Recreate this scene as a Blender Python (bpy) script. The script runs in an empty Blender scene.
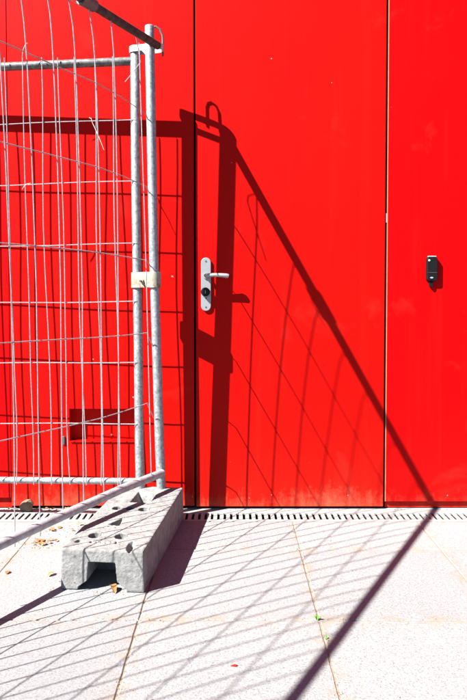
import bpy, bmesh, math, random
from mathutils import Vector, Matrix
random.seed(7)
scene = bpy.context.scene
COL = scene.collection

# ------------------------------------------------------------------ camera
cam_d = bpy.data.cameras.new('camera')
cam = bpy.data.objects.new('camera', cam_d); COL.objects.link(cam)
cam.location = (0.0, -2.9439, 0.96)
cam.rotation_euler = (math.radians(90 - 1.788), 0, 0)
cam_d.sensor_fit = 'VERTICAL'; cam_d.sensor_height = 36.0; cam_d.sensor_width = 24.0
cam_d.lens = 640.0 / 700.0 * 36.0
cam_d.shift_y = -28.02 / 700.0
cam_d.clip_start = 0.05; cam_d.clip_end = 3000
scene.camera = cam

# ------------------------------------------------------------------ light
SUN_TRAVEL = Vector((1.66, 1.0, -1.97))
to_sun = -SUN_TRAVEL.normalized()
elev = math.asin(to_sun.z)
azim = math.atan2(to_sun.x, to_sun.y)              # clockwise from +Y
world = bpy.data.worlds.new('World'); scene.world = world; world.use_nodes = True
wn = world.node_tree
bg = wn.nodes['Background']; bg.inputs['Strength'].default_value = 0.05
sky = wn.nodes.new('ShaderNodeTexSky'); sky.sky_type = 'NISHITA'; sky.sun_disc = False
sky.sun_elevation = elev; sky.sun_rotation = azim
sky.air_density = 0.45; sky.dust_density = 0.0; sky.ozone_density = 1.0
wn.links.new(sky.outputs[0], bg.inputs['Color'])
sl = bpy.data.lights.new('sun', 'SUN'); sl.energy = 5.0; sl.angle = math.radians(0.40); sl.color = (1.0, 0.975, 0.94)
sun = bpy.data.objects.new('sun', sl); COL.objects.link(sun)
sun.rotation_euler = SUN_TRAVEL.to_track_quat('-Z', 'Y').to_euler()
sun.location = (-6, -4, 7)
vs = scene.view_settings
vs.view_transform = 'Standard'; vs.look = 'None'; vs.gamma = 1.0; vs.use_curve_mapping = False
vs.exposure = 2.1

# ------------------------------------------------------------------ materials
class NT:
    def __init__(s, name):
        s.m = bpy.data.materials.new(name); s.m.use_nodes = True
        s.t = s.m.node_tree; s.b = s.t.nodes['Principled BSDF']
    def n(s, typ, **kw):
        nd = s.t.nodes.new(typ)
        for k, v in kw.items():
            if k in nd.inputs: nd.inputs[k].default_value = v
            else: setattr(nd, k, v)
        return nd
    def l(s, a, b): s.t.links.new(a, b)
    def coord(s, kind='Object'): return s.n('ShaderNodeTexCoord').outputs[kind]
    def pos(s): return s.n('ShaderNodeNewGeometry').outputs['Position']
    def noise(s, vec, scale, detail=4, rough=.55, dist=0.0):
        nd = s.n('ShaderNodeTexNoise'); nd.inputs['Scale'].default_value = scale
        nd.inputs['Detail'].default_value = detail; nd.inputs['Roughness'].default_value = rough
        nd.inputs['Distortion'].default_value = dist
        s.l(vec, nd.inputs['Vector']); return nd.outputs['Fac']
    def ramp(s, fac, stops):
        nd = s.n('ShaderNodeValToRGB'); e = nd.color_ramp.elements
        e[0].position, e[1].position = stops[0][0], stops[-1][0]
        c = lambda v: (v[0], v[1], v[2], 1) if isinstance(v, (tuple, list)) else (v, v, v, 1)
        e[0].color, e[1].color = c(stops[0][1]), c(stops[-1][1])
        for p, v in stops[1:-1]:
            x = e.new(p); x.color = c(v)
        s.l(fac, nd.inputs['Fac']); return nd.outputs['Color']
    def mix(s, fac, a, b, mode='MIX'):
        nd = s.n('ShaderNodeMix'); nd.data_type = 'RGBA'; nd.blend_type = mode
        for sock, v in ((nd.inputs[0], fac), (nd.inputs[6], a), (nd.inputs[7], b)):
            if isinstance(v, (int, float)): sock.default_value = v
            elif isinstance(v, (tuple, list)): sock.default_value = (v[0], v[1], v[2], 1)
            else: s.l(v, sock)
        return nd.outputs[2]
    def math(s, op, a, b=0.0, clamp=False):
        nd = s.n('ShaderNodeMath'); nd.operation = op; nd.use_clamp = clamp
        for i, v in enumerate((a, b)):
            if isinstance(v, (int, float)): nd.inputs[i].default_value = v
            else: s.l(v, nd.inputs[i])
        return nd.outputs[0]
    def bump(s, h, strength=.3, dist=.002):
        nd = s.n('ShaderNodeBump'); nd.inputs['Strength'].default_value = strength
        nd.inputs['Distance'].default_value = dist
        s.l(h, nd.inputs['Height']); s.l(nd.outputs[0], s.b.inputs['Normal'])
    def out(s, col=None, rough=None, metal=0.0, spec=0.5):
        for k, v in (('Base Color', col), ('Roughness', rough), ('Metallic', metal), ('Specular IOR Level', spec)):
            if v is None: continue
            if isinstance(v, (int, float)): s.b.inputs[k].default_value = v
            elif isinstance(v, (tuple, list)): s.b.inputs[k].default_value = (v[0], v[1], v[2], 1)
            else: s.l(v, s.b.inputs[k])
        return s.m

def red_paint(name, base, dusty):
    a = NT(name); p = a.pos()
    big = a.noise(p, 1.3, 3); col = a.mix(a.ramp(big, [(.35, 0.0), (.7, 1.0)]), base, (base[0]*.94, base[1]*1.4, base[2]*1.2))
    # faint vertical streaks of grime
    mp = a.n('ShaderNodeMapping'); mp.inputs['Scale'].default_value = (14, 14, .7); a.l(p, mp.inputs['Vector'])
    st = a.noise(mp.outputs[0], 1.0, 5, .6)
    col = a.mix(a.math('MULTIPLY', a.ramp(st, [(.55, 0.0), (.8, 1.0)]), .10), col, (.34, .026, .012))
    # lime splash and scuffs along the foot of the sheet
    sp = a.n('ShaderNodeSeparateXYZ'); a.l(p, sp.inputs[0])
    low = a.n('ShaderNodeMapRange'); low.inputs[1].default_value = .62; low.inputs[2].default_value = 0.0
    a.l(sp.outputs[2], low.inputs[0])
    mx = a.n('ShaderNodeMapping'); mx.inputs['Scale'].default_value = (1, 1, .12); a.l(p, mx.inputs['Vector'])
    along = a.noise(mx.outputs[0], 3.2, 3, .6); runs = a.noise(mx.outputs[0], 42, 4, .7)
    low2 = a.math('MULTIPLY', a.math('POWER', low.outputs[0], 2.6), a.math('ADD', a.math('MULTIPLY', along, 1.1), a.math('MULTIPLY', runs, .55)), True)
    n1 = a.math('ADD', a.math('MULTIPLY', a.noise(p, 26, 9, .8), .7), a.math('MULTIPLY', a.noise(p, 4.5, 4, .6, .5), .3))
    dust = a.math('MULTIPLY', a.ramp(a.math('ADD', a.math('MULTIPLY', low2, .50), a.math('MULTIPLY', n1, .62)), [(.60, 0.0), (.84, 1.0)]), .40 * dusty, True)
    col = a.mix(dust, col, (.46, .19, .105))
    # overall thin film getting denser downwards
    col = a.mix(a.math('MULTIPLY', low2, .05 * dusty), col, (.42, .14, .06))
    # chips and spatter
    vo = a.n('ShaderNodeTexVoronoi'); vo.inputs['Scale'].default_value = 11; vo.inputs['Randomness'].default_value = 1
    wv = a.n('ShaderNodeVectorMath'); wv.operation = 'ADD'; nz = a.n('ShaderNodeTexNoise'); nz.inputs['Scale'].default_value = 60
    a.l(p, nz.inputs['Vector']); ms = a.n('ShaderNodeVectorMath'); ms.operation = 'SCALE'; ms.inputs['Scale'].default_value = .012
    a.l(nz.outputs['Color'], ms.inputs[0]); a.l(p, wv.inputs[0]); a.l(ms.outputs[0], wv.inputs[1]); vo.voronoi_dimensions = '2D'; s3 = a.n('ShaderNodeSeparateXYZ'); a.l(wv.outputs[0], s3.inputs[0]); c3 = a.n('ShaderNodeCombineXYZ'); a.l(s3.outputs[0], c3.inputs[0]); a.l(s3.outputs[2], c3.inputs[1]); a.l(c3.outputs[0], vo.inputs['Vector'])
    sel = a.n('ShaderNodeSeparateColor'); a.l(vo.outputs['Color'], sel.inputs[0])
    keep = a.ramp(a.math('ADD', sel.outputs[0], a.math('MULTIPLY', low.outputs[0], .13)), [(.955, 0.0), (.96, 1.0)])
    size = a.math('MULTIPLY', a.math('POWER', sel.outputs[1], 2.0), .050)
    spot = a.math('LESS_THAN', vo.outputs['Distance'], size)
    chip = a.math('MULTIPLY', a.math('MULTIPLY', keep, spot), .8)
    col = a.mix(chip, col, (.48, .30, .22))
    # handling smudges
    sm = a.noise(p, 3.1, 6, .6, .8)
    col = a.mix(a.math('MULTIPLY', a.ramp(sm, [(.60, 0.0), (.72, 1.0)]), .07), col, (.46, .085, .05))
    rg = a.math('ADD', a.math('MULTIPLY', n1, .16), a.math('ADD', a.math('MULTIPLY', dust, .3), .40))
    hb = a.math('ADD', a.math('MULTIPLY', a.noise(p, 240, 2), .35), a.math('MULTIPLY', a.noise(p, 2.2, 2), 6.0))
    a.bump(hb, .12, .0012)
    return a.out(col, rg, 0, .06)

M = {}
M['red_door'] = red_paint('red_paint_door', (.40, .0019, .0010), 1.0)
M['red_deep'] = red_paint('red_paint_deep', (.40, .0004, .0010), .45)

a = NT('dark_gap'); M['black_gap'] = a.out((.012, .010, .010), .9, 0, .1)
a = NT('bare_sheet_edge'); p = a.pos(); M['edge'] = a.out(a.mix(a.noise(p, 40), (.33, .13, .06), (.38, .26, .15)), .6, .2)

def galvanised(name, lo, hi, metal, rough=.42):
    a = NT(name); p = a.pos()
    vo = a.n('ShaderNodeTexVoronoi'); vo.inputs['Scale'].default_value = 130; a.l(p, vo.inputs['Vector'])
    s = a.n('ShaderNodeSeparateColor'); a.l(vo.outputs['Color'], s.inputs[0])
    n = a.noise(p, 35, 6, .65)
    k = a.math('ADD', a.math('MULTIPLY', s.outputs[0], .4), a.math('MULTIPLY', n, .6))
    col = a.mix(a.ramp(k, [(.25, 0.0), (.75, 1.0)]), lo, hi)
    col = a.mix(a.ramp(a.noise(p, 90, 5, .7), [(.66, 0.0), (.76, .7)]), col, (.22, .20, .18))
    a.bump(a.noise(p, 160, 3), .15, .0008)
    return a.out(col, a.math('ADD', a.math('MULTIPLY', n, .25), rough + .05), metal, .3)
M['zinc'] = galvanised('galvanised_tube', (.18, .195, .20), (.36, .375, .38), .6)
M['wire'] = galvanised('galvanised_wire', (.19, .19, .192), (.31, .31, .313), .15, .5)

a = NT('dull_rail'); p = a.pos()
col = a.mix(a.ramp(a.noise(p, 30, 6, .7), [(.4, 0.0), (.65, 1.0)]), (.26, .25, .25), (.42, .42, .425))
M['rail'] = a.out(col, .55, .25, .4)
a = NT('shade_toned_rail'); p = a.pos()  # near-black brown: shade on the tube's visible sides put into its colour
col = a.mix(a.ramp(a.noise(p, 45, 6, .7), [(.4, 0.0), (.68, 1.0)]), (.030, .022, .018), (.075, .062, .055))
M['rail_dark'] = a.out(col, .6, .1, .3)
a = NT('half_shade_toned_rail'); p = a.pos()  # base darkened to carry the shade on the tube's lower side
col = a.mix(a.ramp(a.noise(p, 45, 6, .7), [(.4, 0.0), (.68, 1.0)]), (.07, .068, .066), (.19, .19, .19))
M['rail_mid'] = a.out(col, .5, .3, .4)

a = NT('white_bracket_rusty'); p = a.pos()
r = a.ramp(a.noise(p, 60, 6, .7, .4), [(.44, 0.0), (.56, 1.0)])
sp = a.n('ShaderNodeSeparateXYZ'); a.l(p, sp.inputs[0])
lowz = a.n('ShaderNodeMapRange'); lowz.inputs[1].default_value = 1.075; lowz.inputs[2].default_value = 1.025; a.l(sp.outputs[2], lowz.inputs[0])
M['band'] = a.out(a.mix(a.math('MULTIPLY', r, a.math('ADD', a.math('MULTIPLY', lowz.outputs[0], .8), .15), True), (.27, .26, .21), (.17, .08, .03)), .6, .1)
a = NT('white_bracket'); p = a.pos(); M['bracket'] = a.out(a.mix(a.ramp(a.noise(p, 70, 5), [(.55, 0.0), (.7, 1.0)]), (.42, .42, .41), (.27, .25, .23)), .55, .15)
a = NT('dark_steel'); p = a.pos(); M['steel_dark'] = a.out(a.mix(a.noise(p, 80), (.08, .08, .085), (.16, .16, .165)), .45, .6)
a = NT('satin_aluminium'); p = a.pos(); a.bump(a.noise(p, 400, 2), .05, .0004)
M['alu'] = a.out(a.mix(a.noise(p, 20), (.27, .275, .275), (.32, .32, .32)), .42, .35)
a = NT('black_plastic'); p = a.pos(); M['black'] = a.out((.004, .004, .0045), a.math('ADD', a.math('MULTIPLY', a.noise(p, 50), .2), .45), 0, .2)
a = NT('pale_lens'); M['pale'] = a.out((.45, .46, .47), .3)
a = NT('blue_lens'); M['bluelens'] = a.out((.25, .30, .45), .25)
a = NT('cable_tie'); M['tie'] = a.out((.46, .41, .34), .5)

def concrete_slab():
    a = NT('paving_concrete'); p = a.pos()
    oi = a.n('ShaderNodeObjectInfo')
    fine = a.noise(p, 170, 5, .85); mid = a.noise(p, 85, 7, .8); big = a.noise(p, 2.4, 4, .6)
    col = a.mix(a.ramp(mid, [(.3, 0.0), (.72, 1.0)]), (.198, .201, .202), (.300, .303, .304))
    col = a.mix(a.ramp(big, [(.35, 0.0), (.7, 1.0)]), col, a.mix(1.0, col, (.94, .95, .955), 'MULTIPLY'))
    # aggregate specks
    col = a.mix(a.math('MULTIPLY', a.ramp(fine, [(.35, 1.0), (.48, 0.0)]), .90), col, (.10, .09, .088))
    col = a.mix(a.math('MULTIPLY', a.ramp(a.noise(p, 190, 4, .75), [(.62, 0.0), (.70, 1.0)]), .5), col, (.29, .28, .265))
    # sand washed out over the surface
    sand = a.ramp(a.noise(p, 7.5, 7, .68, .5), [(.56, 0.0), (.74, 1.0)])
    col = a.mix(a.math('MULTIPLY', sand, .13), col, (.25, .185, .125))
    # sand stains hugging the slab edges
    at = a.n('ShaderNodeAttribute'); at.attribute_name = 'edge'
    e = a.math('MULTIPLY', at.outputs['Fac'], a.ramp(a.noise(p, 16, 6, .7), [(.45, 0.0), (.62, 1.0)]))
    col = a.mix(a.math('MULTIPLY', e, .65, True), col, (.25, .175, .11))
    # dark crumbs
    vo = a.n('ShaderNodeTexVoronoi'); vo.inputs['Scale'].default_value = 26; a.l(p, vo.inputs['Vector'])
    s = a.n('ShaderNodeSeparateColor'); a.l(vo.outputs['Color'], s.inputs[0])
    cr = a.math('MULTIPLY', a.math('GREATER_THAN', s.outputs[0], .90), a.math('LESS_THAN', vo.outputs['Distance'], a.math('MULTIPLY', s.outputs[1], .085)))
    col = a.mix(a.math('MULTIPLY', cr, .75), col, (.10, .06, .04))
    tone = a.math('ADD', a.math('MULTIPLY', oi.outputs['Random'], .12), .93)
    cm = a.n('ShaderNodeCombineXYZ')
    for i in range(3): a.l(tone, cm.inputs[i])
    col = a.mix(1.0, col, cm.outputs[0], 'MULTIPLY')
    a.bump(a.math('ADD', a.math('MULTIPLY', fine, .7), a.math('MULTIPLY', mid, .5)), .85, .0038)
    return a.out(col, .85, 0, .25)
M['slab'] = concrete_slab()
a = NT('asphalt'); p = a.pos(); a.bump(a.noise(p, 220, 3, .7), .5, .004)
M['asphalt'] = a.out(a.mix(a.ramp(a.noise(p, 260, 3, .7), [(.35, 0.0), (.7, 1.0)]), (.035, .035, .037), (.075, .073, .070)), .85, 0, .25)

a = NT('joint_sand'); p = a.pos()
br = a.n('ShaderNodeTexBrick'); br.offset = 0.0; br.squash = 1.0
br.inputs['Scale'].default_value = 1.0; br.inputs['Mortar Size'].default_value = .006
br.inputs['Brick Width'].default_value = .545; br.inputs['Row Height'].default_value = .556
mp = a.n('ShaderNodeMapping'); mp.inputs['Location'].default_value = (-.260, .484, 0); a.l(p, mp.inputs['Vector']); a.l(mp.outputs[0], br.inputs['Vector'])
mid = a.noise(p, 38, 6, .65)
br_sand = a.mix(a.noise(p, 60, 5, .7), (.165, .138, .105), (.235, .208, .165))
br_slab = a.mix(mid, (.21, .21, .208), (.26, .259, .256))
M['ground'] = a.out(a.mix(br.outputs['Fac'], br_slab, br_sand), .9, 0, .2)

def block_concrete():
    a = NT('cast_concrete'); p = a.coord('Object')
    fine = a.noise(p, 260, 3, .7); mid = a.noise(p, 30, 7, .7); big = a.noise(p, 6, 4, .6)
    col = a.mix(a.ramp(mid, [(.3, 0.0), (.72, 1.0)]), (.105, .103, .099), (.265, .262, .253))
    col = a.mix(a.math('MULTIPLY', a.ramp(big, [(.4, 0.0), (.7, 1.0)]), .4), col, (.235, .23, .22))
    vo = a.n('ShaderNodeTexVoronoi'); vo.inputs['Scale'].default_value = 45; a.l(p, vo.inputs['Vector'])
    s = a.n('ShaderNodeSeparateColor'); a.l(vo.outputs['Color'], s.inputs[0])
    pit = a.math('MULTIPLY', a.math('GREATER_THAN', s.outputs[0], .60), a.math('LESS_THAN', vo.outputs['Distance'], a.math('MULTIPLY', s.outputs[1], .20)))
    col = a.mix(a.math('MULTIPLY', pit, .6), col, (.06, .057, .054))
    h = a.math('SUBTRACT', a.math('ADD', a.math('MULTIPLY', fine, .4), a.math('MULTIPLY', mid, .9)), a.math('MULTIPLY', pit, .8))
    a.bump(h, .9, .0045)
    return a.out(col, .9, 0, .2)
M['block'] = block_concrete()
a = NT('grate_steel'); p = a.pos()
M['grate'] = a.out(a.mix(a.noise(p, 50, 5, .7), (.20, .197, .193), (.27, .265, .26)), .7, .1, .3)
a = NT('channel_dark'); p = a.pos(); M['channel'] = a.out(a.mix(a.noise(p, 30, 5), (.02, .018, .016), (.05, .045, .04)), .9, 0, .1)
a = NT('dry_leaf'); p = a.pos(); oi = a.n('ShaderNodeObjectInfo')
M['leaf'] = a.out(a.mix(a.math('ADD', a.math('MULTIPLY', oi.outputs['Random'], .7), a.math('MULTIPLY', a.noise(p, 120), .3)), (.13, .048, .012), (.29, .155, .055)), .75, 0, .2)
a = NT('leaf_crumb'); p = a.pos(); M['crumb'] = a.out(a.mix(a.ramp(a.noise(p, 60, 3), [(.35, 0.0), (.65, 1.0)]), (.08, .04, .018), (.34, .20, .085)), .85, 0, .1)
a = NT('green_leaf'); M['green'] = a.out((.05, .20, .015), .6, 0, .3)
a = NT('field_stone'); p = a.coord('Object'); a.bump(a.noise(p, 60, 6, .7), .6, .004)
M['stone'] = a.out(a.mix(a.noise(p, 45, 6, .7), (.09, .06, .035), (.20, .15, .09)), .9)
a = NT('red_chip'); M['chip'] = a.out((.42, .015, .006), .5)

# ------------------------------------------------------------------ mesh helpers
class MB:
    def __init__(s): s.v = []; s.f = []
    def add(s, vs, fs):
        o = len(s.v); s.v += [tuple(v) for v in vs]; s.f += [tuple(i + o for i in f) for f in fs]; return s
    def box(s, x0, x1, y0, y1, z0, z1):
        return s.add([(x0,y0,z0),(x1,y0,z0),(x1,y1,z0),(x0,y1,z0),(x0,y0,z1),(x1,y0,z1),(x1,y1,z1),(x0,y1,z1)],
                     [(0,3,2,1),(4,5,6,7),(0,1,5,4),(1,2,6,5),(2,3,7,6),(3,0,4,7)])
    def tube(s, pts, r, n=8, cap=True):
        pts = [Vector(p) for p in pts]; rs = r if isinstance(r, (list, tuple)) else [r] * len(pts)
        ref = None; rings = []
        for i, p in enumerate(pts):
            t = (pts[min(i+1, len(pts)-1)] - pts[max(i-1, 0)]).normalized()
            if ref is None:
                ref = Vector((0,0,1)) if abs(t.z) < .9 else Vector((1,0,0))
            u = (ref - t * ref.dot(t)).normalized(); w = t.cross(u); ref = u
            rings.append([p + (u * math.cos(2*math.pi*k/n) + w * math.sin(2*math.pi*k/n)) * rs[i] for k in range(n)])
        vs = [v for rg in rings for v in rg]; fs = []
        for i in range(len(pts)-1):
            for k in range(n):
                fs.append((i*n+k, i*n+(k+1)%n, (i+1)*n+(k+1)%n, (i+1)*n+k))
        if cap:
            fs.append(tuple(range(n-1, -1, -1))); fs.append(tuple(range((len(pts)-1)*n, len(pts)*n)))
        return s.add(vs, fs)
    def prism(s, poly, axis, lo, hi):
        """poly: list of 2D points (ccw); extruded along axis ('y': poly=(x,z), 'z': poly=(x,y))"""
        n = len(poly)
        mk = (lambda p, t: (p[0], t, p[1])) if axis == 'y' else (lambda p, t: (p[0], p[1], t))
        vs = [mk(p, lo) for p in poly] + [mk(p, hi) for p in poly]
        fs = [tuple(range(n-1, -1, -1)), tuple(range(n, 2*n))] + [(i, (i+1)%n, n+(i+1)%n, n+i) for i in range(n)]
        return s.add(vs, fs)

def mesh(name, mb, origin=(0,0,0), smooth=False):
    me = bpy.data.meshes.new(name); o = Vector(origin)
    me.from_pydata([tuple(Vector(v) - o) for v in mb.v], [], mb.f)
    bm = bmesh.new(); bm.from_mesh(me); bmesh.ops.recalc_face_normals(bm, faces=bm.faces)
    bm.to_mesh(me); bm.free()
    if smooth:
        for p in me.polygons: p.use_smooth = True
    return me
def obj(name, mb, mat, parent=None, smooth=False, bevel=0.0, segs=2, origin=None):
    """mesh given in world coordinates; parent is an unrotated empty/mesh"""
    base = Vector((0,0,0)); q = parent
    while q is not None: base += q.location; q = q.parent
    o = Vector(origin) if origin is not None else base
    ob = bpy.data.objects.new(name, mesh(name, mb, o, smooth)); COL.objects.link(ob)
    ob.data.materials.append(M[mat]); ob.parent = parent; ob.location = o - base
    if bevel:
        md = ob.modifiers.new('bevel', 'BEVEL'); md.width = bevel; md.segments = segs; md.limit_method = 'ANGLE'; md.angle_limit = math.radians(35)
        md.harden_normals = False
    if smooth and hasattr(ob.data, 'set_sharp_from_angle'): ob.data.set_sharp_from_angle(angle=math.radians(40))
    return ob
def empty(name, loc, label, cat, group=None):
    o = bpy.data.objects.new(name, None); COL.objects.link(o); o.location = loc; o.empty_display_size = .1
    return tag(o, label, cat, group)
def tag(o, label, cat, group=None):
    o['label'] = label; o['category'] = cat
    if group: o['group'] = group
    return o
def lerp(a, b, t): return a + (b - a) * t
def interp(x, xs, ys):
    if x <= xs[0]: return ys[0]
    for i in range(len(xs)-1):
        if x <= xs[i+1]: return lerp(ys[i], ys[i+1], (x - xs[i]) / (xs[i+1] - xs[i]))
    return ys[-1]

# ------------------------------------------------------------------ ground, slabs
DR0, DR1 = -.168, .030                    # drain strip
HX = 2.40
g = MB(); B = 600.0; zg = -.0036
PE = -.484 - .556 * 2 - .004              # outer edge of the pavement
g.add([(-B,PE,zg),(B,PE,zg),(B,DR0,zg),(-B,DR0,zg)], [(0,1,2,3)])
rb = MB(); RZ = -.125; rb.add([(-B,-B,RZ),(B,-B,RZ),(B,PE,RZ),(-B,PE,RZ)], [(0,1,2,3)])
g.add([(-B,DR0,zg),(-HX,DR0,zg),(-HX,DR1,zg),(-B,DR1,zg)], [(0,1,2,3)])
g.add([(HX,DR0,zg),(B,DR0,zg),(B,DR1,zg),(HX,DR1,zg)], [(0,1,2,3)])
g.add([(-B,DR1,zg),(B,DR1,zg),(B,B,zg),(-B,B,zg)], [(0,1,2,3)])
ground = obj('pavement', g, 'ground'); ground['kind'] = 'structure'
unseen_road = obj('unseen_road', rb, 'asphalt'); unseen_road['kind'] = 'structure'  # dark asphalt out of view, added to cut bounce onto the wall
unseen_kerb = bpy.data.objects.new('unseen_kerb', None); COL.objects.link(unseen_kerb); unseen_kerb.location = (0, PE, 0); unseen_kerb['kind'] = 'structure'  # out-of-view edging, added along with the bounce-cutting asphalt
kb = MB(); kb.box(-.4965, .4965, -.13, -.001, -.16, -.002); kme = mesh('unseen_kerb_stone', kb); kme.materials.append(None)
for k in range(-6, 7):
    o = bpy.data.objects.new('unseen_kerb_stone', kme); COL.objects.link(o); o.parent = unseen_kerb; o.location = (k * 1.0 + .1, 0, 0)
    md = o.modifiers.new('bevel', 'BEVEL'); md.width = .012; md.segments = 2
kme.materials[0] = M['slab']

def slab_mesh(name, wx, wy):
    """slab with a 'edge' attribute for sand stains, centred, top at z=0"""
    nx, ny = 14, max(6, int(14 * wy / wx)); bm = bmesh.new(); hx, hy = wx/2, wy/2
    grid = [[bm.verts.new((-hx + wx*i/nx, -hy + wy*j/ny, 0)) for i in range(nx+1)] for j in range(ny+1)]
    for j in range(ny):
        for i in range(nx): bm.faces.new((grid[j][i], grid[j][i+1], grid[j+1][i+1], grid[j+1][i]))
    rim = [grid[0][i] for i in range(nx+1)] + [grid[j][nx] for j in range(1, ny+1)] + [grid[ny][i] for i in range(nx-1, -1, -1)] + [grid[j][0] for j in range(ny-1, 0, -1)]
    bev = []; low = []
    rr = random.Random(3)
    for v in rim:
        sx = 1 if v.co.x > hx - 1e-5 else (-1 if v.co.x < -hx + 1e-5 else 0); sy = 1 if v.co.y > hy - 1e-5 else (-1 if v.co.y < -hy + 1e-5 else 0)
        b = .0022 + rr.random() * .0016
        bev.append(bm.verts.new((v.co.x, v.co.y, -b))); low.append(bm.verts.new((v.co.x, v.co.y, -.030)))
        v.co.x -= sx * b; v.co.y -= sy * b
    n = len(rim)
    for i in range(n):
        k = (i+1) % n
        bm.faces.new((rim[k], rim[i], bev[i], bev[k])); bm.faces.new((bev[k], bev[i], low[i], low[k]))
    me = bpy.data.meshes.new(name); bmesh.ops.recalc_face_normals(bm, faces=bm.faces); bm.to_mesh(me); bm.free()
    at = me.attributes.new('edge', 'FLOAT', 'POINT')
    for i, v in enumerate(me.vertices):
        d = min(hx - abs(v.co.x), hy - abs(v.co.y)); at.data[i].value = max(0.0, 1 - d / .05)
    me.materials.append(M['slab']); return me
SX, SY, J = .545, .556, .0042
sm_full = slab_mesh('slab', SX - J, SY - J)
cut = (-.484) - DR0
sm_cut = slab_mesh('slab_cut', SX - J, abs(cut) - J)
for r in range(0, 3):
    for c in range(-5, 5):
        xc = .260 + SX * (c + .5)
        if r == 0: me, yc = sm_cut, (DR0 - .484) / 2
        else: me, yc = sm_full, -.484 - SY * (r - .5)
        s = bpy.data.objects.new('slab', me); COL.objects.link(s); s.parent = ground
        s.location = (xc + random.uniform(-.001, .001), yc, random.uniform(-.0016, .0006))
        s.rotation_euler = (random.uniform(-.0015, .0015), random.uniform(-.0015, .0015), random.uniform(-.0015, .0015))

# ------------------------------------------------------------------ drain channel with slotted cover
drain = empty('drain_channel', (0, -.097, 0), 'narrow slotted drain running along the foot of the red wall', 'drain')
S0, S1 = -.141, -.056
t = MB(); t.box(-HX, HX, DR0 + .002, S0 + .012, -.1, -.016); t.box(-HX, HX, S1 - .012, DR1, -.1, -.016); t.box(-HX, HX, DR0, DR1, -.12, -.1)
obj('channel', t, 'channel', drain)
t = MB(); t.box(-HX, HX, DR0 + .004, S0, -.010, -.001); obj('frame', t, 'grate', drain, bevel=.0015)
t = MB(); t.box(-HX, HX, S1, DR1, -.010, -.001); obj('frame', t, 'grate', drain, bevel=.0015)
PITCH = .0285; SLOT = .0115
bm_ = MB(); bm_.box(-(PITCH-SLOT)/2, (PITCH-SLOT)/2, S0 + .0006 + .097, S1 - .0006 + .097, -.0062, -.0014)
bar_me = mesh('bar', bm_); bar_me.materials.append(M['grate'])
for k in range(-82, 83):
    o = bpy.data.objects.new('bar', bar_me); COL.objects.link(o); o.parent = drain; o.location = (k * PITCH + .004, 0, random.uniform(-.0006, 0))

# ------------------------------------------------------------------ red wall with door
wall = empty('metal_wall', (0, 0, 0), 'tall red painted metal wall with a flush door behind the fence', 'wall'); wall['kind'] = 'thing'
TOP = 3.3; TH = .05
SL0, SL1 = -.1820, -.1728                  # left door gap
SR0, SR1 = .6945, .7035                    # right door gap
t = MB(); t.box(-4.6, 4.6, .075, .30, -.01, TOP); obj('backing', t, 'black_gap', wall)
# plain left panel
t = MB(); t.box(-4.6, -1.0315, 0, TH, .052, TOP); obj('wall_panel', t, 'red_deep', wall, bevel=.0015)
t = MB(); t.box(-4.6, -1.0315, .014, .06, .004, .0505); obj('base_strip', t, 'red_deep', wall)
# panel with hatch recess
NX0, NX1, NZ0, NZ1, ND = -.758, -.437, .317, .466, .045
x0, x1, z0, z1 = -1.029, SL0, .014, TOP
xs, zs = [x0, NX0, NX1, x1], [z0, NZ0, NZ1, z1]
t = MB()
V = [(x, y, z) for y in (0, TH + .012) for z in zs for x in xs]
idx = lambda yi, zi, xi: yi*16 + zi*4 + xi
F = []
for zi in range(3):
    for xi in range(3):
        if zi == 1 and xi == 1: continue
        F.append((idx(0,zi,xi), idx(0,zi,xi+1), idx(0,zi+1,xi+1), idx(0,zi+1,xi)))
for i in range(3):
    F.append((idx(0,0,i), idx(1,0,i), idx(1,0,i+1), idx(0,0,i+1))); F.append((idx(0,3,i), idx(0,3,i+1), idx(1,3,i+1), idx(1,3,i)))
    F.append((idx(0,i,0), idx(0,i+1,0), idx(1,i+1,0), idx(1,i,0))); F.append((idx(0,i,3), idx(1,i,3), idx(1,i+1,3), idx(0,i+1,3)))
n0 = len(V)
V += [(NX0,ND,NZ0),(NX1,ND,NZ0),(NX1,ND,NZ1),(NX0,ND,NZ1)]
c = [idx(0,1,1), idx(0,1,2), idx(0,2,2), idx(0,2,1)]
for i in range(4): F.append((c[i], c[(i+1)%4], n0+(i+1)%4, n0+i))
F.append((n0, n0+1, n0+2, n0+3))
t.add(V, F); hatch_panel = obj('wall_panel', t, 'red_door', wall, bevel=.0012)
t = MB(); t.box(NX0 + .004, NX1 - .004, -.005, .010, NZ0 - .006, NZ0 - .0005); obj('recess_sill', t, 'red_door', hatch_panel, bevel=.001)
t = MB(); t.box(-.790, -.780, -.006, .001, .300, .340); obj('latch', t, 'steel_dark', hatch_panel, bevel=.002)
for xx in (-.616, -.573):
    t = MB(); t.tube([(xx, .001, .337 - .035 * 0 + .0), (xx, -.004, .337)], .0045, 10)
    for i, v in enumerate(t.v): t.v[i] = (v[0], v[1] + ND, v[2])
    obj('screw', t, 'alu', hatch_panel)
# door
t = MB(); t.box(SL1, SR0, -.0015, TH, .011, TOP); door = obj('door', t, 'red_door', wall, bevel=.002)
t = MB(); t.box(SL1 + .0005, SR0, .02, .06, -.0005, .0095); obj('door_gap_shade', t, 'black_gap', door)  # black strip painting the shade inside the gap under the leaf
t = MB(); t.box(SR0 + .003, SR1 + .0006, .002, .010, 1.324, 1.366); obj('hinge', t, 'alu', door)
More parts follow.
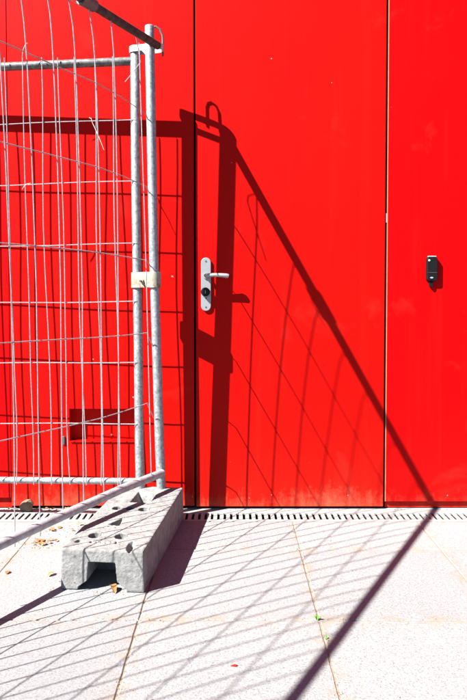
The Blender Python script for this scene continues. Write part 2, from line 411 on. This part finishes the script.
# right panel
t = MB(); t.box(SR1 + .003, 4.6, 0, TH, .0345, TOP); rp = obj('wall_panel', t, 'red_deep', wall, bevel=.0015)
t = MB(); t.box(SR1, SR1 + .0029, .0012, TH, .0345, TOP); obj('panel_edge', t, 'edge', rp)
t = MB(); t.box(SR1 + .003, 4.6, .014, .06, .004, .033); obj('base_strip', t, 'red_deep', rp)

# door furniture
def stadium(x0, x1, z0, z1, n=12):
    r = (x1 - x0) / 2; cx = (x0 + x1) / 2; P = []
    for k in range(n+1): P.append((cx + r*math.cos(math.pi*k/n), z1 - r + r*math.sin(math.pi*k/n)))
    for k in range(n+1): P.append((cx - r*math.cos(math.pi*k/n), z0 + r - r*math.sin(math.pi*k/n)))
    return P
t = MB(); t.prism(stadium(-.1485, -.1035, .919, 1.163), 'y', -.0115, -.0016); obj('handle_plate', t, 'alu', door, bevel=.002)
t = MB()
t.tube([(-.126, -.010, 1.080), (-.126, -.040, 1.080), (-.122, -.050, 1.0802), (-.112, -.054, 1.0805), (-.085, -.055, 1.0815), (-.055, -.054, 1.0805), (-.030, -.053, 1.078), (-.022, -.0525, 1.0765)],
       [.0085, .0085, .0088, .009, .0088, .0095, .0105, .0085], 12)
t.tube([(-.126, -.0115, 1.080), (-.126, -.017, 1.080)], .0135, 16)
obj('lever', t, 'alu', door, smooth=True)
t = MB(); t.tube([(-.128, -.011, 1.006), (-.128, -.030, 1.006), (-.128, -.033, 1.006)], [.0205, .0205, .018], 20); obj('lock_knob', t, 'black', door, smooth=True)
t = MB(); t.tube([(-.126, -.0112, .977), (-.126, -.0135, .977)], .004, 10); obj('screw', t, 'steel_dark', door)
for zz in (1.146, .936):
    t = MB(); t.tube([(-.126, -.0110, zz), (-.126, -.0125, zz)], .0042, 12); obj('screw', t, 'steel_dark', door)
t = MB(); t.box(-.1295, -.1265, -.0338, -.0328, .999, 1.013); obj('key_slot', t, 'alu', door)

# black wall reader
rd = empty('wall_reader', (.9065, 0, 1.056), 'small black plastic reader box mounted on the red wall panel right of the door', 'reader')
t = MB(); t.prism([(.881,1.062),(.889,1.056),(.924,1.056),(.932,1.062),(.932,1.158),(.926,1.166),(.887,1.166),(.881,1.158)], 'y', -.020, -.0005); obj('body', t, 'black', rd, bevel=.004)
t = MB(); t.box(.888, .925, -.018, -.003, 1.1662, 1.170); obj('top_cap', t, 'pale', rd, bevel=.0015)
t = MB(); t.tube([(.8915, -.0203, 1.150), (.8915, -.0220, 1.150)], .0048, 14); obj('lens', t, 'pale', rd)
t = MB(); t.prism([(.9035 + .0075*math.cos(2*math.pi*k/16), 1.071 + .0036*math.sin(2*math.pi*k/16)) for k in range(16)], 'y', -.0218, -.0202); obj('indicator', t, 'bluelens', rd)
t = MB(); t.box(.886, .927, -.0210, -.0202, 1.094, 1.0955); obj('seam', t, 'steel_dark', rd)
t = MB(); t.prism([(.897,1.030),(.906,1.026),(.912,1.032),(.915,1.055),(.893,1.055)], 'y', -.013, -.002); obj('cable_gland', t, 'black', rd, bevel=.002)

# ------------------------------------------------------------------ concrete foot
BO = Vector((-.436, -.850, 0)); BW, BL, BH = .286, .735, .140
def block_mesh():
    hw = BW / 2
    body = bmesh.new()
    # outer shell: slightly drafted sides
    prof = [(-hw, 0), (hw, 0), (hw - .003, BH), (-hw + .003, BH)]
    ny = 1
    rings = [[body.verts.new((p[0], y, p[1])) for p in prof] for y in (0, BL)]
    for i in range(4): body.faces.new((rings[0][i], rings[0][(i+1)%4], rings[1][(i+1)%4], rings[1][i]))
    body.faces.new(rings[0][::-1]); body.faces.new(rings[1])
    bmesh.ops.recalc_face_normals(body, faces=body.faces)
    bmesh.ops.bevel(body, geom=[e for e in body.edges], offset=.007, segments=2, affect='EDGES', profile=.6)
    me = bpy.data.meshes.new('concrete_foot'); body.to_mesh(me); body.free()
    c = MB()
    # fork tunnel, flared at the ground
    c.prism([(-.088, -.02), (.086, -.02), (.082, .012), (.051, .034), (.045, .097), (-.047, .097), (-.052, .034), (-.082, .012)], 'y', -.03, .17)
    def pocket(u, v, w, l, depth, taper=.75, rot=0.0, n=4, semi=False):
        P = []
        if semi:
            for k in range(9): P.append((w/2*math.cos(math.pi*k/8), l*math.sin(math.pi*k/8) - l*.4))
        elif n == 4: P = [(-w/2,-l/2),(w/2,-l/2),(w/2,l/2),(-w/2,l/2)]
        elif n == 3: P = [(-w/2,-l/2),(w/2,-l/2),(-w/2*.15,l/2)]
        else: P = [(w/2*math.cos(2*math.pi*k/n), l/2*math.sin(2*math.pi*k/n)) for k in range(n)]
        m = len(P); cs, sn = math.cos(rot), math.sin(rot)
        R = lambda p, k: (u + (p[0]*cs - p[1]*sn)*k, v + (p[0]*sn + p[1]*cs)*k)
        vs = [(*R(p, taper), BH - depth) for p in P] + [(*R(p, 1.0), BH + .001) for p in P] + [(*R(p, 1.0), BH + .02) for p in P]
        fs = [tuple(range(m-1,-1,-1)), tuple(range(2*m, 3*m))]
        for q in (0, 1): fs += [(q*m+i, q*m+(i+1)%m, (q+1)*m+(i+1)%m, (q+1)*m+i) for i in range(m)]
        c.add(vs, fs)
    pocket(-.064, .128, .046, .056, .055, .95, 0, 12)
    pocket(.030, .128, .046, .056, .055, .95, 0, 12)
    pocket(-.020, .275, .048, .085, .050, .9, -.2, 3)
    pocket(-.070, .428, .040, .050, .055, .95, 0, 10)
    pocket(.040, .424, .046, .050, .055, .95, 0, 10)
    pocket(-.020, .428, .034, .042, .055, .95, 0, 10)
    pocket(.002, .578, .085, .150, .060, .35, 0, 4)
    pocket(.088, .040, .030, .100, .020, .6, .1, 8)
    rr = random.Random(11)
    u = -.098
    for k in range(8):
        if k == 0: pocket(-.105, .072, .016, .030, .016, .8, -.3, 4)
        else: pocket(-.075 + k*.0175, .066 + rr.uniform(-.004,.004), rr.choice((.0045,.006,.009)), rr.choice((.012,.020,.024)), .006, .8, rr.uniform(-.25,.25), 4)
    for k in range(5): pocket(-.072 + k*.015, .213 + rr.uniform(-.004,.004), rr.choice((.004,.008)), rr.choice((.014,.026)), .006, .8, rr.uniform(-.3,.1), 4)
    cm = mesh('cutter', c)
    a_ = bpy.data.objects.new('tmp_a', me); b_ = bpy.data.objects.new('tmp_b', cm); COL.objects.link(a_); COL.objects.link(b_)
    md = a_.modifiers.new('bool', 'BOOLEAN'); md.object = b_; md.operation = 'DIFFERENCE'; md.solver = 'EXACT'; md.use_self = True
    dg = bpy.context.evaluated_depsgraph_get()
    out = bpy.data.meshes.new_from_object(a_.evaluated_get(dg))
    a_.modifiers.clear(); a_.data = out
    rm = a_.modifiers.new('remesh', 'REMESH'); rm.mode = 'VOXEL'; rm.voxel_size = .0022; rm.use_smooth_shade = True
    for nm, ns, st in (('lumps', .11, .0030), ('grain', .010, .0022)):
        tx = bpy.data.textures.new(nm, 'CLOUDS'); tx.noise_scale = ns; tx.noise_depth = 3
        dm = a_.modifiers.new(nm, 'DISPLACE'); dm.texture = tx; dm.strength = st; dm.mid_level = .5; dm.texture_coords = 'LOCAL'
    dg = bpy.context.evaluated_depsgraph_get(); dg.update()
    out = bpy.data.meshes.new_from_object(a_.evaluated_get(dg))
    bpy.data.objects.remove(a_); bpy.data.objects.remove(b_); bpy.data.meshes.remove(cm)
    return out
bme = block_mesh(); bme.name = 'concrete_foot'; bme.materials.clear(); bme.materials.append(M['block'])
foot = bpy.data.objects.new('concrete_foot', bme); COL.objects.link(foot)
foot.location = BO; foot.rotation_euler = (0, 0, -math.atan2(.1, .995))
tag(foot, 'pale cast concrete foot block with holes carrying both fence posts', 'concrete block')

# ------------------------------------------------------------------ fence panels
def wavy(p0, p1, n, amp, rnd, ax):
    pts = []; ph = [rnd.uniform(0, 6.28) for _ in range(3)]; am = [rnd.uniform(.3, 1) for _ in range(3)]
    for i in range(n+1):
        t = i / n; w = sum(a_ * math.sin((k+1)*2.3*t*math.pi/2 + p_) for k, (a_, p_) in enumerate(zip(am, ph))) * amp * math.sin(math.pi*min(max(t,.02),.98))
        pts.append(Vector(p0).lerp(Vector(p1), t) + Vector(ax) * w)
    return pts
WR = .0021
def post_mesh(pts, r, cap=True):
    m = MB(); pts = [Vector(p) for p in pts]
    d = (pts[-1] - pts[-2]).normalized()
    P = pts + [pts[-1] + d*.004, pts[-1] + d*.008]; R_ = [r]*len(pts) + [r*.9, r*.55]
    return m.tube(P, R_, 16)

# panel running along the wall
P1X, P1Y, SLP = -.423, -.136, .033
fa = empty('mesh_fence_panel', (P1X, P1Y, .05), 'galvanised wire mesh fence panel standing parallel to the red wall', 'fence panel', 'site fence panels')
y1 = lambda x: P1Y + SLP * (P1X - x)
obj('post', post_mesh([(-.411, -.136, .06), (-.4155, -.136, .31), (-.418, -.136, .75), (-.423, -.136, 1.187), (-.427, -.137, 1.62), (-.4265, -.137, 2.062)], .0198), 'zinc', fa, smooth=True)
XL = -3.80
obj('post', post_mesh([(XL, y1(XL), .0), (XL, y1(XL), 2.06)], .0198), 'zinc', fa, smooth=True)
railz = lambda x: 2.004 + (x + .459) * .030
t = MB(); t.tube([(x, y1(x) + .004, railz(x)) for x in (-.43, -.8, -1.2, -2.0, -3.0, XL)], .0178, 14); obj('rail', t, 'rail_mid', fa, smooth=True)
t = MB(); t.tube([(x, y1(x) - .002, .168 + (0 if x > -2 else 0)) for x in (-.416, -.8, -1.2, -2.0, -3.0, XL)], .0145, 14); obj('rail', t, 'zinc', fa, smooth=True)
rn = random.Random(21)
wz = [(1.748, .030), (1.484, .028), (1.214, .018), (.962, .010), (.697, .010), (.427, .003)]
for z, sl in wz:
    pts = [(x, y1(x) - .0195 + .002*math.sin(x*3+z), z + sl*(max(x, -1.6) + .44) + .002*math.sin(9*x+5*z)) for x in [-.425 - i*.112 for i in range(31)]]
    pts[0] = (-.421, y1(-.421) - .0195, pts[0][2])
    t = MB(); t.tube(pts, WR, 6); obj('wire', t, 'wire', fa)
vx = [-.507 - .0765 * k for k in range(43)]
for k, x in enumerate(vx):
    x += rn.uniform(-.004, .004)
    lean = -.016 if k > 1 else -.010
    zz = [.155, .30, .46, .66, .86, 1.08, 1.30, 1.52, 1.74, 1.88, 2.015]
    ph = rn.uniform(0, 6.28); am = rn.uniform(.002, .006); kx = rn.uniform(-.006, .006)
    bow = rn.uniform(-.010, .010) if k % 3 else .006
    pts = []
    for z in zz:
        s = (z - .15) / 1.86
        xx = x + lean * (s - .35) * 2.2 + am*math.sin(ph + 5*z) + bow*math.sin(math.pi*s) * .5
        if z < .6: xx += kx * math.sin((.6 - z) / .45 * math.pi)
        pts.append((xx, y1(xx) - .0235 + .003*math.sin(3*z + ph), z))
    t = MB(); t.tube(pts, WR, 6); obj('wire', t, 'wire', fa)

# panel swinging out towards the camera
fb = empty('mesh_fence_panel', (-.316, -.155, .10), 'galvanised wire mesh fence panel reaching out from the wall towards the viewer', 'fence panel', 'site fence panels')
DU = Vector((-.557, -1.0, 0)).normalized(); NRM = Vector((DU.y, -DU.x, 0))     # NRM points left-ish of the panel
O2 = Vector((-.330, -.200, 0))
pl = lambda u, z, n=0.0: O2 + DU*u + Vector((0, 0, z)) + NRM*n
obj('post', post_mesh([(-.3165, -.146, .085), (-.324, -.151, .31), (-.334, -.165, .751), (-.344, -.180, 1.184), (-.349, -.190, 1.61), (-.354, -.199, 2.026), (-.355, -.201, 2.122)], .0202), 'zinc', fb, smooth=True)
UL = 3.40
obj('post', post_mesh([pl(UL, -.12), pl(UL, 2.10)], .0202), 'zinc', fb, smooth=True)
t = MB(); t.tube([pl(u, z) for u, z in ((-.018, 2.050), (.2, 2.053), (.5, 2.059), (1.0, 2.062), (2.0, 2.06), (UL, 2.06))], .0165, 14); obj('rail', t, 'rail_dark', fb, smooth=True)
t = MB(); t.tube([pl(u, z, n) for u, z, n in ((-.035, .213, -.002), (.1, .2135, -.001), (.24, .2135, 0), (.45, .206, 0), (.62, .201, 0), (.85, .191, 0), (1.2, .188, 0), (2.0, .19, 0), (UL, .19, 0))], .0172, 14); obj('rail', t, 'rail', fb, smooth=True)
t = MB(); t.tube([pl(.385, 2.057), pl(.455, 2.058)], .0235, 14); obj('rail_sleeve', t, 'steel_dark', fb, smooth=True)
rn = random.Random(5)
for z, zend in ((1.786, 1.700), (1.470, 1.400), (1.148, 1.098), (.8265, .765), (.514, .458)):
    d0 = {1.786: -.05}.get(z, -.030 if z == 1.470 else (-.012 if z == 1.148 else (.004 if z == .8265 else .016)))
    us = [-.012, .004, .02, .045, .1, .2, .35, .55, .8, 1.1, 1.5, 2.0, 2.6, UL]
    pts = []
    for i, u in enumerate(us):
        zz = z + d0 * max(0, 1 - u / .35)**1.5 + .0025*math.sin(u*6 + z*4)
        if i < 3: zz = lerp(zend, z + d0 * .8, (i / 3.0))
        pts.append(pl(u, zz, .018 + (.008 if i < 3 else 0)))
    t = MB(); t.tube(pts, WR, 6); obj('wire', t, 'wire', fb)
ts = [.0376, .196, .286, .378, .474, .573, .671]
ts += [.671 + .099*k for k in range(1, 25)]
bends = [(1.0, 0), (1.4, .008), (1.72, .018), (1.86, .026), (1.95, .036), (2.05, .062)]
for k, tt in enumerate(ts):
    u0 = tt * 1.1447
    kk = [.1, .55, .9, 1.05, 1.0, 1.4, 1.5][k] if k < 7 else rn.uniform(.6, 1.4)
    ph = rn.uniform(0, 6.28); am = rn.uniform(.001, .0035)
    zb = .196 if k not in (6, 5) else .150
    zs_ = [zb, .32, .44, .60, .80, 1.0, 1.2, 1.4, 1.58, 1.72, 1.80, 1.87, 1.94, 2.0, 2.045]
    pts = []
    for z in zs_:
        u = u0 + kk * interp(z, [b[0] for b in bends], [b[1] for b in bends]) + am * math.sin(ph + 4.2*z)
        if k == 0: u = u0 + .002*math.sin(4*z); 
        off = Vector((0,0,0))
        if k == 0: off = Vector((lerp(.018, -.022, (z - .2)/1.85) + .004, -.032, 0))
        g_ = min(max((z - .55) / 1.35, 0), 1)
        pts.append(pl(u + lerp(-.008, .030, g_), z, lerp(.028, -.002, g_) + .003*math.sin(2*z + ph)) + off)
    t = MB(); t.tube(pts, WR, 6); obj('wire', t, 'wire', fb)
# loose bent wire by the rail end
t = MB(); t.tube([pl(.125, 2.05, .01), pl(.110, 2.02, .012), pl(.095, 1.985, .014), pl(.088, 1.95, .012), pl(.125, 1.905, .014), pl(.185, 1.84, .016)], .0017, 6); obj('loose_wire', t, 'wire', fb)
# catch hook beside the post top
t = MB(); t.tube([(-.357, -.146, 2.040), (-.357, -.145, 2.125), (-.351, -.145, 2.143), (-.336, -.145, 2.147), (-.318, -.146, 2.135), (-.306, -.147, 2.108), (-.304, -.148, 2.060), (-.305, -.150, 2.020)], .0046, 8); obj('hook', t, 'steel_dark', fa, smooth=True)

def ring_band(c1, c2, r, th, z0, z1):
    """flat steel loop passing round two posts"""
    c1, c2 = Vector((c1[0], c1[1])), Vector((c2[0], c2[1])); d = (c2 - c1).normalized(); n = Vector((-d.y, d.x)); m = 14
    def loop(rr):
        P = []
        for k in range(m+1):
            an = math.pi/2 + math.pi*k/m; P.append(c1 + (d*math.cos(an) + n*math.sin(an))*rr)
        for k in range(m+1):
            an = -math.pi/2 + math.pi*k/m; P.append(c2 + (d*math.cos(an) + n*math.sin(an))*rr)
        return P
    A, B_ = loop(r), loop(r + th); k = len(A); mb = MB()
    vs = [(p.x, p.y, z) for z in (z0, z1) for L in (A, B_) for p in L]
    fs = []
    for i in range(k):
        j = (i+1) % k
        fs += [(i, j, 2*k+j, 2*k+i), (k+i, 3*k+i, 3*k+j, k+j), (i, k+i, k+j, j), (2*k+i, 2*k+j, 3*k+j, 3*k+i)]
    return mb.add(vs, fs)
obj('bracket', ring_band((-.4265, -.137), (-.324, -.166), .0205, .004, 2.036, 2.062), 'bracket', fa)
# clamp joining both panels
cl = empty('fence_coupler', (-.382, -.157, 1.021), 'off white rust streaked clamp joining the two fence posts at mid height', 'clamp')
c1, c2 = (-.4215, -.136), (-.3405, -.1745)
obj('band', ring_band(c1, c2, .0212, .0055, 1.022, 1.089), 'band', cl, bevel=.001)
dv = (Vector(c2) - Vector(c1)).normalized(); nv = Vector((dv.y, -dv.x)); mid_ = (Vector(c1) + Vector(c2)) / 2
def along(o): p_ = mid_ + nv * o; return (p_.x, p_.y, 1.050)
t = MB(); t.tube([along(.020), along(.036)], .0085, 6); obj('nut', t, 'band', cl)
t = MB(); t.tube([along(-.045), along(.048)], .0045, 10); obj('bolt', t, 'steel_dark', cl, smooth=True)

# ties left on the mesh
def tie(label, pts):
    pts = [Vector(p) for p in pts]; t = MB(); t.tube(pts, [.0016]*(len(pts)-1) + [.0009], 6)
    o = obj('cable_tie', t, 'tie', None, smooth=True, origin=pts[0]); tag(o, label, 'cable tie', 'cable ties on the fence mesh')
yy = lambda x: y1(x) - .027
tie('pale cable tie with a long tail hanging below the wire under the top rail', [(-.622, yy(-.62), 1.755), (-.612, yy(-.61)-.006, 1.749), (-.606, yy(-.61)-.004, 1.728), (-.598, yy(-.6)-.004, 1.712), (-.578, yy(-.58)-.012, 1.668), (-.556, yy(-.56)-.016, 1.612)])
tie('short pale tie knotted at the left end of the top rail', [(-.884, yy(-.88)-.015, 2.070), (-.893, yy(-.89)-.020, 2.058), (-.902, yy(-.9)-.02, 2.035), (-.908, yy(-.9)-.012, 2.010)])
tie('stubby pale tie on the second wire near the left edge', [(-.880, yy(-.88), 1.475), (-.896, yy(-.89)-.006, 1.471), (-.909, yy(-.9)-.008, 1.458), (-.915, yy(-.91)-.008, 1.448)])
tie('thin pale tie poking out below the outward rail beside its dark sleeve', [pl(.40, 2.052, .02), pl(.425, 2.046, .026), pl(.47, 2.050, .03), pl(.51, 2.062, .03)])

# ------------------------------------------------------------------ litter
def leaf_mesh(name, L, W, curl, rnd):
    m = MB(); n = 6; vs = []; fs = []
    for i in range(n+1):
        t_ = i / n; w = W * math.sin(math.pi * (t_*.92 + .05)) ** .8; z = curl * math.sin(math.pi*t_) * L
        jag = 1 + rnd.uniform(-.22, .22)
        for s in (-1, 0, 1): vs.append(((t_ - .5)*L, s*w*.5*jag, z + abs(s)*curl*W*.55 + .001 + rnd.uniform(0, .001)))
    for i in range(n):
        for s in (0, 1): fs.append((i*3+s, (i+1)*3+s, (i+1)*3+s+1, i*3+s+1))
    m.add(vs, fs); me = mesh(name, m, smooth=True); me.materials.append(M['leaf']); return me
rl = random.Random(31)
LM = [leaf_mesh('dry_leaf', rl.uniform(.030, .048), rl.uniform(.015, .025), rl.uniform(.08, .28), rl) for _ in range(5)]
def leaf(x, y, label, group=None, sc=1.0, z=.001):
    o = bpy.data.objects.new('dry_leaf', rl.choice(LM)); COL.objects.link(o); o.location = (x, y, z)
    o.rotation_euler = (rl.uniform(-.25, .25), rl.uniform(-.2, .2), rl.uniform(0, 6.28)); o.scale = (sc,)*3
    if abs(o.rotation_euler.x) > .12: o.location.z += .003
    return tag(o, label, 'leaf', group)
leaf(-.402, -.845, 'dry orange leaf lying in the mouth of the concrete foot', sc=1.15, z=.003)
leaf(-.800, -.705, 'single dark brown leaf on the paving near the left edge', sc=.7)
leaf(-.640, -.725, 'pale flattened leaf beside the front left corner of the concrete foot', sc=1.0)
GL = 'small dry tan leaf in the scatter under the outward fence rail'
for x, y in ((-.757,-.443),(-.775,-.435),(-.742,-.430),(-.790,-.425),(-.765,-.405),(-.735,-.392),(-.720,-.410),(-.785,-.455),(-.752,-.300),(-.765,-.277),(-.735,-.262)):
    leaf(x + rl.uniform(-.01,.01), y + rl.uniform(-.01,.01), GL, 'leaves scattered under the fence rail', rl.uniform(.5, .85))
GL2 = 'tiny dry leaf lying between the fence rail and the concrete foot'
for x, y in ((-.677,-.288),(-.640,-.270),(-.620,-.330),(-.660,-.220),(-.600,-.250)):
    leaf(x, y, GL2, 'leaves beside the concrete foot', rl.uniform(.4, .7))
GL3 = 'crumpled dry leaf caught along the foot of the red wall'
for x in (-1.035, -1.01, -.90, -.86, -.83, -.77):
    leaf(x, -.018 + rl.uniform(-.008, .004), GL3, 'leaves along the wall foot', rl.uniform(.5, .8), z=.003)

# stone against the wall
bm = bmesh.new(); bmesh.ops.create_icosphere(bm, subdivisions=3, radius=1)
rs = random.Random(2); dirs = [(Vector((rs.uniform(-1,1), rs.uniform(-1,1), rs.uniform(-1,1))).normalized(), rs.uniform(.62, .9)) for _ in range(12)]
for v in bm.verts:
    for d, h in dirs:
        k = v.co.dot(d)
        if k > h: v.co -= d * (k - h)
    v.co = Vector((v.co.x*.036, v.co.y*.022, max(v.co.z, -.55)*.034))
    if v.co.z > 0: v.co.x += v.co.z * .25
me = bpy.data.meshes.new('stone'); bm.to_mesh(me); bm.free(); me.materials.append(M['stone'])
st = bpy.data.objects.new('stone', me); COL.objects.link(st); st.location = (-.950, -.026, .0187)
tag(st, 'brown grey stone lying against the red wall below the fence', 'stone')

# weeds in the joints
def weed(x, y, label, h, n):
    t = MB(); r_ = random.Random(int(x*1000) + 9)
    for k in range(n):
        an = r_.uniform(0, 6.28); L = h * r_.uniform(.7, 1.1); d = Vector((math.cos(an), math.sin(an), 0)); s = Vector((-d.y, d.x, 0))
        ps = [Vector((x, y, -.006)), Vector((x, y, 0)) + d*L*.35 + Vector((0,0,L*.45)), Vector((x, y, 0)) + d*L*.8 + Vector((0,0,L*.55))]
        w = L*.16
        t.add([ps[0]-s*w*.3, ps[0]+s*w*.3, ps[1]+s*w, ps[2], ps[1]-s*w], [(0,1,2,4), (4,2,3)])
    o = obj('weed', t, 'green', None, origin=(x, y, 0)); tag(o, label, 'weed', 'weeds in the paving joints')
weed(.2535, -1.036, 'green weed sprouting where two paving joints cross', .018, 6)
weed(.2645, -1.150, 'tiny green shoot in the joint just nearer than the crossing', .013, 3)
t = MB(); t.prism([(-.007, -1.286), (.006, -1.288), (.011, -1.283), (.002, -1.280)], 'z', .0006, .0028)
tag(obj('paint_chip', t, 'chip', None, origin=(.004, -1.284, 0)), 'small bright red flake lying on the pale paving', 'paint chip')

# crumbs of dry leaf and grit blown into the joints and against the block
rc = random.Random(77); t = MB()
def crumb(x, y, r):
    a0 = rc.uniform(0, 6.28); n = rc.choice((3, 4, 5)); h = r * rc.uniform(.25, .7)
    P = [(x + r*rc.uniform(.5, 1)*math.cos(a0 + 6.28*k/n), y + r*rc.uniform(.5, 1)*math.sin(a0 + 6.28*k/n)) for k in range(n)]
    vs_ = [(q[0], q[1], -.001) for q in P] + [(x + rc.uniform(-.3,.3)*r, y + rc.uniform(-.3,.3)*r, h)]
    t.add(vs_, [(k, (k+1) % n, n) for k in range(n)])
for cx_, cy_, sx_, sy_, n_ in ((-.760, -.425, .035, .035, 120), (-.745, -.290, .04, .03, 50), (-.66, -.26, .04, .05, 40), (-.41, -.86, .05, .012, 30), (-.60, -.80, .03, .06, 25), (-.70, -.62, .10, .05, 16)):
    for _ in range(n_): crumb(rc.gauss(cx_, sx_), rc.gauss(cy_, sy_), rc.uniform(.0012, .0045))
for _ in range(150): crumb(rc.uniform(-1.2, 1.2), -.012 + rc.gauss(0, .007), rc.uniform(.001, .0035))
for _ in range(120): crumb(.260 + rc.gauss(0, .006), rc.uniform(-1.55, -.2), rc.uniform(.001, .0028))
for _ in range(60): crumb(-.285 + rc.gauss(0, .006), rc.uniform(-1.55, -.85), rc.uniform(.001, .0025))
for _ in range(120): crumb(rc.uniform(-1.1, 1.1), -1.04 + rc.gauss(0, .006), rc.uniform(.001, .0025))
for _ in range(170): crumb(rc.uniform(-1.0, .9), rc.uniform(-1.55, -.2), rc.uniform(.0008, .0026))
t.v = [(x, y, z + .001) for x, y, z in t.v]
cr = obj('leaf_crumbs', t, 'crumb'); cr['kind'] = 'stuff'; cr['label'] = 'brown crumbs of dry leaf and grit strewn over the pale paving'; cr['category'] = 'litter'
